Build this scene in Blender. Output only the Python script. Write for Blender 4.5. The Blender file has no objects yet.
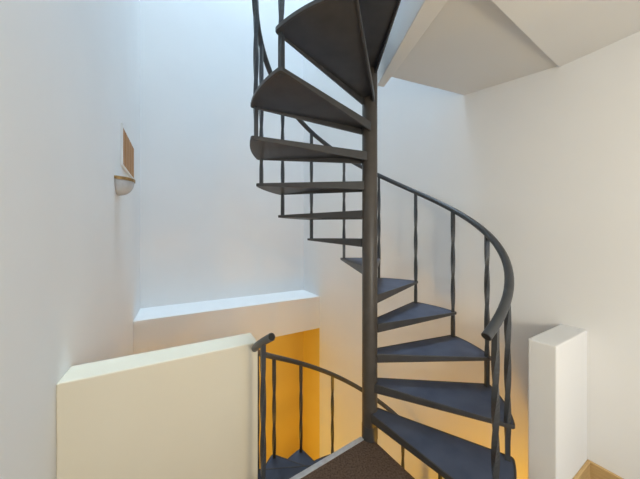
import bpy, bmesh, math, random
from mathutils import Vector, Matrix
random.seed(4)
scn = bpy.context.scene
COL = scn.collection
R_ = math.radians

# ------------------------------------------------------------------ frame of the room
TH = R_(29.6)
CU, SU = math.cos(TH), math.sin(TH)
def W(u, v, z=0.0):
    """u runs along the back wall, v runs along the side walls"""
    return Vector((CU*u - SU*v, SU*u + CU*v, z))
def UV(x, y):
    return (CU*x + SU*y, -SU*x + CU*y)
U0, U1 = -0.464, 2.083          # left wall, right wall
V0, V1 = -2.6, 4.30             # wall behind the camera, back wall
ZL, ZT = -2.75, 12.0             # lower floor, top of the stairwell
T = 0.2                         # wall thickness

# ------------------------------------------------------------------ materials
def nodes_of(name):
    m = bpy.data.materials.new(name); m.use_nodes = True
    nt = m.node_tree
    return m, nt, nt.nodes['Principled BSDF']
def add(nt, typ, **kw):
    n = nt.nodes.new(typ)
    for k, v in kw.items(): setattr(n, k, v)
    return n
def noise_color(nt, b, c1, c2, scale, detail=4, lo=.35, hi=.65, stretch=None):
    tc = add(nt, 'ShaderNodeTexCoord')
    src = tc.outputs['Object']
    if stretch:
        mp = add(nt, 'ShaderNodeMapping'); mp.inputs['Scale'].default_value = stretch
        nt.links.new(src, mp.inputs['Vector']); src = mp.outputs['Vector']
    n = add(nt, 'ShaderNodeTexNoise'); n.inputs['Scale'].default_value = scale; n.inputs['Detail'].default_value = detail
    r = add(nt, 'ShaderNodeValToRGB')
    r.color_ramp.elements[0].position = lo; r.color_ramp.elements[0].color = (*c1, 1)
    r.color_ramp.elements[1].position = hi; r.color_ramp.elements[1].color = (*c2, 1)
    nt.links.new(src, n.inputs['Vector']); nt.links.new(n.outputs['Fac'], r.inputs['Fac'])
    nt.links.new(r.outputs['Color'], b.inputs['Base Color'])
    return src, n
def bump(nt, b, src, scale, strength, dist=.002, detail=5):
    n = add(nt, 'ShaderNodeTexNoise'); n.inputs['Scale'].default_value = scale; n.inputs['Detail'].default_value = detail
    bp = add(nt, 'ShaderNodeBump'); bp.inputs['Strength'].default_value = strength; bp.inputs['Distance'].default_value = dist
    nt.links.new(src, n.inputs['Vector']); nt.links.new(n.outputs['Fac'], bp.inputs['Height'])
    nt.links.new(bp.outputs['Normal'], b.inputs['Normal'])
def mat(name, c1, c2, scale, rough, metal=0., bscale=None, bstr=.1, bdist=.002, spec=None, stretch=None):
    m, nt, b = nodes_of(name)
    src, _ = noise_color(nt, b, c1, c2, scale, stretch=stretch)
    b.inputs['Roughness'].default_value = rough; b.inputs['Metallic'].default_value = metal
    if spec is not None: b.inputs['Specular IOR Level'].default_value = spec
    if bscale: bump(nt, b, src, bscale, bstr, bdist)
    return m
M_wall   = mat('painted_plaster', (.825, .825, .825), (.845, .845, .845), 1.3, .85, bscale=60, bstr=.05, spec=.2)
M_ceil   = mat('ceiling_paint', (.82, .81, .79), (.84, .83, .81), 1.1, .9, bscale=50, bstr=.05, spec=.2)
M_half   = mat('cream_plaster', (.82, .75, .60), (.84, .775, .63), 1.3, .85, bscale=60, bstr=.05, spec=.2)
M_yellow = mat('ochre_wall', (.80, .60, .17), (.83, .63, .19), 1.2, .85, bscale=60, bstr=.05, spec=.2)  # even ochre tone for the walls below the ledge
M_carpet = mat('brown_carpet', (.105, .072, .056), (.20, .142, .110), 90, .97, bscale=420, bstr=.9, bdist=.006, spec=.1)
M_wood   = mat('light_wood_skirting', (.52, .34, .15), (.62, .43, .20), 14, .5, bscale=30, bstr=.05, stretch=(1, 1, 9))
M_steel  = mat('dark_painted_steel', (.047, .046, .047), (.061, .059, .060), 9, .42, bscale=160, bstr=.06, spec=.5)
M_rail   = mat('blue_black_railing_paint', (.040, .044, .050), (.054, .058, .065), 9, .42, bscale=160, bstr=.06, spec=.5)
M_pole   = mat('brown_black_painted_steel', (.060, .050, .042), (.078, .066, .055), 9, .40, bscale=160, bstr=.06, spec=.5)
M_panel  = mat('slate_tread_top', (.052, .068, .112), (.074, .093, .145), 6, .55, bscale=220, bstr=.12, spec=.45)
M_dark   = mat('tube_bore_shade', (.010, .009, .009), (.014, .013, .012), 12, .8)
M_strip  = mat('pale_metal_strip', (.52, .54, .58), (.62, .64, .68), 30, .4, metal=.3)
M_floor2 = mat('lower_floor', (.45, .30, .15), (.55, .38, .2), 5, .6, stretch=(1, 9, 1))
M_bowl   = mat('grey_bowl', (.46, .47, .49), (.56, .57, .60), 18, .5, bscale=60, bstr=.15)
M_gold   = mat('gold_brown_rim', (.22, .12, .035), (.42, .26, .09), 40, .45, metal=.3)
M_slat   = mat('honey_wood_slat', (.33, .135, .026), (.47, .215, .05), 10, .5, stretch=(6, 6, .6), bscale=30, bstr=.1)
M_white  = mat('white_frame_paint', (.80, .79, .77), (.85, .84, .82), 6, .5)
M_back   = mat('dark_backing', (.045, .03, .02), (.07, .045, .03), 9, .8)

# ------------------------------------------------------------------ mesh helpers
def link(name, bm, m, parent=None, bevel=0., smooth=False, seg=2, mats=None):
    bmesh.ops.recalc_face_normals(bm, faces=bm.faces)
    me = bpy.data.meshes.new(name); bm.to_mesh(me); bm.free()
    o = bpy.data.objects.new(name, me); COL.objects.link(o)
    for x in (mats or [m]): me.materials.append(x)
    if smooth:
        for p in me.polygons: p.use_smooth = True
    if bevel:
        bv = o.modifiers.new('bevel', 'BEVEL'); bv.width = bevel; bv.segments = seg; bv.limit_method = 'ANGLE'; bv.angle_limit = R_(40)
    if parent: o.parent = parent
    return o
def prism(bm, pts, z0, z1):
    """polygon of xy points extruded from z0 to z1; z0 may be a function of (x, y)"""
    f = z0 if callable(z0) else (lambda x, y: z0)
    lo = [bm.verts.new((p[0], p[1], f(p[0], p[1]))) for p in pts]
    hi = [bm.verts.new((p[0], p[1], z1)) for p in pts]
    n = len(pts)
    bm.faces.new(lo[::-1]); bm.faces.new(hi)
    for i in range(n):
        bm.faces.new((lo[i], lo[(i+1) % n], hi[(i+1) % n], hi[i]))
def uvbox(bm, u0, u1, v0, v1, z0, z1):
    prism(bm, [W(u0, v0), W(u1, v0), W(u1, v1), W(u0, v1)], z0, z1)
def struct(name, bm, m, bevel=0., **kw):
    o = link(name, bm, m, bevel=bevel, **kw); o['kind'] = 'structure'; return o
def sbox(name, m, *a, bevel=0.):
    bm = bmesh.new(); uvbox(bm, *a); return struct(name, bm, m, bevel)
def sweep(bm, path, rad, n=14, cap=True):
    rings = []
    for i, p in enumerate(path):
        a = path[max(i-1, 0)]; b = path[min(i+1, len(path)-1)]
        t = (b-a).normalized()
        s = t.cross(Vector((0, 0, 1))).normalized(); w = s.cross(t).normalized()
        rings.append([bm.verts.new(p + s*rad*math.cos(2*math.pi*k/n) + w*rad*math.sin(2*math.pi*k/n)) for k in range(n)])
    for A, B in zip(rings, rings[1:]):
        for k in range(n):
            bm.faces.new((A[k], A[(k+1) % n], B[(k+1) % n], B[k]))
    if cap:
        bm.faces.new(rings[0][::-1]); bm.faces.new(rings[-1])
    return rings
def thing(name, label, cat, loc):
    o = bpy.data.objects.new(name, None); COL.objects.link(o)
    o.location = loc; o['label'] = label; o['category'] = cat; o.empty_display_size = .1
    return o

# ------------------------------------------------------------------ the stairwell shell
sbox('wall_left',  M_wall, U0-T, U0, V0-T, V1+T, ZL, ZT)
sbox('wall_right', M_wall, U1, U1+T, V0-T, V1+T, ZL, ZT)
sbox('wall_back',  M_wall, U0, U1, V1, V1+T, -.13, ZT)
sbox('wall_back_lower', M_yellow, U0, U1, V1, V1+T, ZL, -.13)
sbox('wall_front', M_wall, U0, U1, V0-T, V0, ZL, ZT)
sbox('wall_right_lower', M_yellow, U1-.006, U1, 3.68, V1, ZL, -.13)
sbox('floor_lower', M_floor2, U0-T, U1+T, V0-T, V1+T, ZL-.1, ZL)
sbox('trim_1', M_wall, U0, U1, 3.68, V1, -.13, .407, bevel=.006)       # ledge along the back wall

CX, CY = .3506, 1.7625
def P(phi, r, z=0.):
    return Vector((CX + r*math.cos(R_(phi)), CY + r*math.sin(R_(phi)), z))
PHI0, DEL, RIS, RO = -54.53, 25.8, .1994, .815

# landing floor, with the wedge that runs in to the pole
e_l = P(213.6, .80); e_r = P(303.2, .80)
pl, pr = P(213.6, .055), P(303.2, .055)
poly = [W(U0, V0), W(U1, V0), W(U1, .616), W(1.631, .616), W(1.631, .555), e_r, pr, pl, e_l, P(213.6, 1.15), W(.03, 1.516), W(.03, 1.693), W(U0, 1.693)]
bm = bmesh.new(); prism(bm, poly, -.22, 0); struct('floor', bm, M_carpet)
# pale edging along the wedge's left edge
d = (e_l-pl).normalized(); nrm = Vector((d.y, -d.x, 0))
if (P(258, .5)-pl).dot(nrm) > 0: nrm = -nrm
bm = bmesh.new(); prism(bm, [pl, e_l, e_l+nrm*.032, pl+nrm*.032], -.05, .006); struct('trim_2', bm, M_strip, bevel=.003)

# half walls either side of the opening
sbox('wall_half_left',  M_half, U0, .425, 1.516, 1.693, -.3, .765, bevel=.006)
sbox('wall_half_right', M_wall, 1.633, U1, .498, .616, 0, .862, bevel=.006)
sbox('baseboard_right', M_wood, U1-.016, U1, V0, .498, 0, .11, bevel=.004)
sbox('baseboard_half_wall', M_wood, 1.633, U1-.016, .482, .498, 0, .11, bevel=.004)

# upper landing: edge beam, soffit, low ceiling
A0, A2 = (.4426, 1.94), (.488, .95)
B0, B2 = (.501, 1.958), (.597, 1.012)
bm = bmesh.new(); prism(bm, [A0, B0, B2, A2], lambda x, y: 2.58+(y-1.95)*.115, 2.79); struct('trim_3', bm, M_ceil, bevel=.003)
soff = lambda x, y: 2.663 + (x-.561)*-.131 + (y-1.962)*.140
q2 = W(U1, UV(1.206, 2.094)[1]); q3 = W(U1, .620)
bm = bmesh.new(); prism(bm, [(.501, 1.945), q2, q3, B2], soff, 2.79); struct('ceiling_landing', bm, M_ceil)
ub = UV(*A2)[0]
bm = bmesh.new()
prism(bm, [W(U0, V0), W(U1, V0), W(U1, .624), W(ub, .588), W(ub, .40), W(U0, .40)], 2.475, 2.79)
struct('ceiling', bm, M_ceil)
# top of the stairwell with a skylight opening
SK = (.0, 1.9, 1.7, 4.1)
bm = bmesh.new()
for a in ((U0-T, SK[0], V0-T, V1+T), (SK[1], U1+T, V0-T, V1+T), (SK[0], SK[1], V0-T, SK[2]), (SK[0], SK[1], SK[3], V1+T)):
    uvbox(bm, *a, ZT, ZT+.15)
struct('ceiling_upper', bm, M_wall)

# ------------------------------------------------------------------ the spiral stair
st = thing('spiral_staircase', 'dark grey steel spiral staircase with wedge treads around a central pole', 'staircase', (CX, CY, 0))
def part(name, bm, m, parent=st, **kw):
    bmesh.ops.translate(bm, verts=bm.verts, vec=Vector((-CX, -CY, 0))) if parent is st else None
    return link(name, bm, m, parent, **kw)
# pole
bm = bmesh.new()
def lathe(bm, prof, n=32):
    rings = [[bm.verts.new((CX + r*math.cos(2*math.pi*k/n), CY + r*math.sin(2*math.pi*k/n), z)) for k in range(n)] for r, z in prof]
    for A, B in zip(rings, rings[1:]):
        for k in range(n): bm.faces.new((A[k], A[(k+1) % n], B[(k+1) % n], B[k]))
    bm.faces.new(rings[0][::-1]); bm.faces.new(rings[-1])
lathe(bm, [(.053, ZL), (.053, 3.72), (.048, 3.735)])
pole = part('pole', bm, M_pole, smooth=True)
md = pole.modifiers.new('edges', 'EDGE_SPLIT'); md.split_angle = R_(40)
bm = bmesh.new(); lathe(bm, [(.0555, .0), (.0555, .09), (.054, .094)])
o = part('collar', bm, M_steel, smooth=True); md = o.modifiers.new('edges', 'EDGE_SPLIT'); md.split_angle = R_(40)

# tread: a steel rim with a slate-blue panel let into it
HALF_F, HALF_R = DEL/2 + 3.5, DEL/2      # front half-angle (with overlap), rear half-angle
def tread_outline():
    """local outline, tread centre line along +x, front edge at negative angle"""
    def corner(ang, sgn):
        # rounded outer corner
        rr = .028
        pts = []
        return pts
    pts = [Vector((.035, -.046)), ]
    aF, aR = -HALF_F, HALF_R
    cF = Vector((RO*math.cos(R_(aF)), RO*math.sin(R_(aF)))); cR = Vector((RO*math.cos(R_(aR)), RO*math.sin(R_(aR))))
    eF = (cF - Vector((.035, -.046))).normalized(); eR = (cR - Vector((.035, .046))).normalized()
    n = 14
    arc = [Vector((RO*math.cos(R_(aF+(aR-aF)*i/n)), RO*math.sin(R_(aF+(aR-aF)*i/n)))) for i in range(n+1)]
    def rnd(c, p, q, r, k=5):
        a = c + (p-c).normalized()*r; b = c + (q-c).normalized()*r
        return [a*(1-t)**2 + c*2*t*(1-t) + b*t*t for t in [i/k for i in range(k+1)]]
    pts += rnd(arc[0], pts[0], arc[1], .022)
    pts += arc[1:-1]
    pts += rnd(arc[-1], arc[-2], Vector((.035, .046)), .022)
    pts.append(Vector((.035, .046)))
    return pts
def inset(pts, d):
    n = len(pts); out = []
    for i in range(n):
        a, b, c = pts[i-1], pts[i], pts[(i+1) % n]
        n1 = Vector((-(b-a).y, (b-a).x)).normalized(); n2 = Vector((-(c-b).y, (c-b).x)).normalized()
        m_ = (n1+n2).normalized(); k = max(.35, m_.dot(n1))
        out.append(b + m_*d/k)
    return out
OUT = tread_outline(); INN = inset(OUT, .011)
def fl(p):                                   # the folded edge gets shallower towards the tip
    return -(.060 - .040*max(0, min(1, (p.length-.05)/.75)))
FL = .022
rim_bm = bmesh.new()
def ring(bm, pts, z): return [bm.verts.new((p.x, p.y, z(p) if callable(z) else z)) for p in pts]
o0, o1 = ring(rim_bm, OUT, 0), ring(rim_bm, OUT, fl)
i0, i1 = ring(rim_bm, INN, 0), ring(rim_bm, INN, fl)
n = len(OUT)
for k in range(n):
    j = (k+1) % n
    rim_bm.faces.new((o0[k], o1[k], o1[j], o0[j])); rim_bm.faces.new((i0[k], i0[j], i1[j], i1[k]))
    rim_bm.faces.new((o0[k], o0[j], i0[j], i0[k])); rim_bm.faces.new((o1[k], i1[k], i1[j], o1[j]))
prism(rim_bm, inset(OUT, .0105), -.017, -.012)      # the steel plate under the panel
tread0 = part('tread', rim_bm, M_steel, parent='x' and None, bevel=.003)
pb = bmesh.new(); prism(pb, INN, -.0118, -.002)
panel0 = link('panel', pb, M_panel, tread0)
tread0.parent = st
def place_tread(front_phi, z, first=False):
    t, p = (tread0, panel0) if first else (tread0.copy(), panel0.copy())
    if not first:
        COL.objects.link(t); COL.objects.link(p); t.parent = st; p.parent = t
    t.location = (0, 0, z); t.rotation_euler = (0, 0, R_(front_phi + HALF_F))
for k in range(1, 14):
    place_tread(PHI0 + (k-1)*DEL - 3.5 - (7.5 if k == 13 else 0), k*RIS, k == 1)
LOW0 = 183.4                                   # front edge of the first tread down
for k in range(1, 9):
    place_tread(LOW0 - (k-1)*DEL - 1.0, -k*RIS)

# balusters: square bars with a slow twist
def baluster(phi, z0, z1, r=.782, s=.0115, turns=.75, lo=.12, hi=.88, rot=0.):
    bm = bmesh.new(); N = 40; rings = []
    for i in range(N+1):
        t = i/N; z = z0+(z1-z0)*t
        q = min(1, max(0, (t-lo)/(hi-lo))); a = R_(phi+rot) + 2*math.pi*turns*q
        c = P(phi, r, z)
        rings.append([bm.verts.new(c + Vector((math.cos(a+math.pi/4+k*math.pi/2), math.sin(a+math.pi/4+k*math.pi/2), 0))*s*1.414) for k in range(4)])
    for A, B in zip(rings, rings[1:]):
        for k in range(4): bm.faces.new((A[k], A[(k+1) % 4], B[(k+1) % 4], B[k]))
    bm.faces.new(rings[0][::-1]); bm.faces.new(rings[-1])
    return part('baluster', bm, M_rail)
RAIL = .785
def zr_up(phi): return 1.047 + (phi-PHI0)/DEL*RIS
def zr_lo(phi): return -1.222 + (phi-PHI0)/DEL*RIS
for k in range(1, 14):
    phi = PHI0 + (k-1)*DEL - 2.4
    zb = (k-1)*RIS - FL*.9 if k > 1 else RIS - FL*.9
    baluster(phi, zb, zr_up(phi)-.01, rot=0)
for k in range(0, 8):
    phi = LOW0 - (k-1)*DEL + .8
    if k == 0: phi = 213.2
    zb = -(k+1)*RIS - FL*.9
    if k == 0: zb = -.2
    baluster(phi, zb, zr_lo(phi)-.01)
def rail(zf, a, b):
    bm = bmesh.new(); N = int((b-a)/3)
    path = [P(a+(b-a)*i/N, RAIL, zf(a+(b-a)*i/N)) for i in range(N+1)]
    sweep(bm, path, .0205)
    h = part('handrail', bm, M_rail, smooth=True)
    md = h.modifiers.new('edges', 'EDGE_SPLIT'); md.split_angle = R_(50)
    return h, path
def bore_disc(h, p, q):
    t = (p-q).normalized(); bm = bmesh.new()
    sweep(bm, [p - t*.004, p + t*.0015], .0165)
    bmesh.ops.translate(bm, verts=bm.verts, vec=Vector((-CX, -CY, 0)))
    link('bore_disc', bm, M_dark, h)  # near-black disc: shade inside the open tube end, put into the colour
h, pa = rail(zr_up, -63, 281); bore_disc(h, pa[0], pa[1])
h, pa = rail(zr_lo, 0, 221); bore_disc(h, pa[-1], pa[-2])

# ------------------------------------------------------------------ left wall: half bowl and slatted panel
def L(s, out, z):                                # s measured from the back corner along the left wall
    return W(U0+out, V1-s, z)
bowl = thing('wall_sconce', 'grey half-bowl with a gold-brown rim on the left wall under the wooden slats', 'wall sconce', L(1.51, 0, 1.80))
base = L(1.51, 0, 1.80)
def lpart(name, bm, m, parent, org, **kw):
    bmesh.ops.translate(bm, verts=bm.verts, vec=-org)
    return link(name, bm, m, parent, **kw)
bm = bmesh.new(); NR, NA = 10, 20; ro, dep = .118, .125; zc = 1.902
def bowl_shell(bm, r, dp, z, NRr=NR):
    rows = []
    for i in range(NRr+1):
        e = i/NRr*math.pi/2
        rr = r*math.cos(e)**.85; zz = z - dp*math.sin(e)
        rows.append([bm.verts.new(L(1.51 - max(rr, .002)*math.cos(math.pi*k/NA), max(rr, .002)*math.sin(math.pi*k/NA), zz)) for k in range(NA+1)])
    for A, B in zip(rows, rows[1:]):
        for k in range(NA): bm.faces.new((A[k], A[k+1], B[k+1], B[k]))
    return rows
bowl_shell(bm, ro, dep, zc); 
o = lpart('bowl', bm, M_bowl, bowl, base, smooth=True)
sd = o.modifiers.new('thick', 'SOLIDIFY'); sd.thickness = .006; sd.offset = 0
bm = bmesh.new()
ra = [(ro+.010, zc-.004), (ro+.010, zc+.022), (ro-.010, zc+.022), (ro-.010, zc-.004)]
cols = [[bm.verts.new(L(1.51 - r*math.cos(math.pi*k/NA), r*math.sin(math.pi*k/NA), z)) for r, z in ra] for k in range(NA+1)]
for A, B in zip(cols, cols[1:]):
    for k in range(4): bm.faces.new((A[k], A[(k+1) % 4], B[(k+1) % 4], B[k]))
bm.faces.new(cols[0]); bm.faces.new(cols[-1][::-1])
lpart('rim', bm, M_gold, bowl, base, bevel=.002)

sl = thing('wooden_slat_panel', 'honey wood slat panel edged in white on the left wall above the grey bowl', 'wall panel', L(1.0, 0, 2.10))
base = L(1.0, 0, 2.10); S0, S1, Z0, Z1 = .67, 1.36, 2.09, 2.44
def lbox(bm, s0, s1, o0_, o1_, z0, z1):
    prism(bm, [L(s0, o0_, 0), L(s1, o0_, 0), L(s1, o1_, 0), L(s0, o1_, 0)], z0, z1)
bm = bmesh.new(); lbox(bm, S0, S1, 0, .006, Z0, Z1); lpart('backing', bm, M_back, sl, base)
bm = bmesh.new()
lbox(bm, S1, S1+.016, 0, .018, Z0-.018, Z1+.03); lbox(bm, S0, S1, 0, .018, Z0-.018, Z0)
lpart('frame', bm, M_white, sl, base, bevel=.002)
ns = 5; w = (S1-S0)/ns
for i in range(ns):
    bm = bmesh.new(); lbox(bm, S0+i*w+.011, S0+(i+1)*w-.011, .006, .016, Z0, Z1)
    lpart('slat', bm, M_slat, sl, base, bevel=.002)

# ------------------------------------------------------------------ light
def area(name, loc, target, sx, sy, power, col):
    l = bpy.data.lights.new(name, 'AREA'); l.shape = 'RECTANGLE'; l.size = sx; l.size_y = sy; l.energy = power; l.color = col
    o = bpy.data.objects.new(name, l); COL.objects.link(o); o.location = loc
    o.rotation_euler = (Vector(target)-Vector(loc)).to_track_quat('-Z', 'Y').to_euler(); return o
def bulb(name, loc, power, col, r=.06):
    l = bpy.data.lights.new(name, 'POINT'); l.energy = power; l.color = col; l.shadow_soft_size = r
    o = bpy.data.objects.new(name, l); COL.objects.link(o); o.location = loc; return o
area('skylight_daylight', W(.95, 2.9, ZT+.05), W(.95, 2.9, 0), 1.8, 2.3, 630, (.62, .825, 1.0))
area('landing_cool_fill', W(.8, V0+.05, 1.5), W(.8, 2, 1.5), 1.6, 1.4, 26, (.45, .68, 1.0))  # added cool fill from behind the camera; there is no window there
bulb('landing_lamp', W(.6, -1.2, 1.35), 57, (1.0, .83, .52), .15)
bulb('lower_stair_lamp', W(.15, 3.3, -2.15), 27, (1.0, .63, .03), .08)
bulb('lower_hall_lamp', W(1.45, .35, -.95), 52, (1.0, .49, .02), .06)

wd = bpy.data.worlds.new('sky'); scn.world = wd; wd.use_nodes = True
bg = wd.node_tree.nodes['Background']; bg.inputs['Color'].default_value = (.62, .80, 1, 1); bg.inputs['Strength'].default_value = 1.6

# ------------------------------------------------------------------ camera
cd = bpy.data.cameras.new('camera'); cam = bpy.data.objects.new('camera', cd); COL.objects.link(cam)
cam.location = (0, 0, 1.405); cam.rotation_euler = (R_(90), 0, 0)
cd.sensor_fit = 'HORIZONTAL'; cd.sensor_width = 36; cd.lens = 249.86/640*36
cd.shift_y = -(239.5-237.33)/640; cd.clip_start = .02
scn.camera = cam
vs = scn.view_settings
vs.view_transform = 'Standard'; vs.look = 'None'; vs.exposure = 0; vs.gamma = 1; vs.use_curve_mapping = False
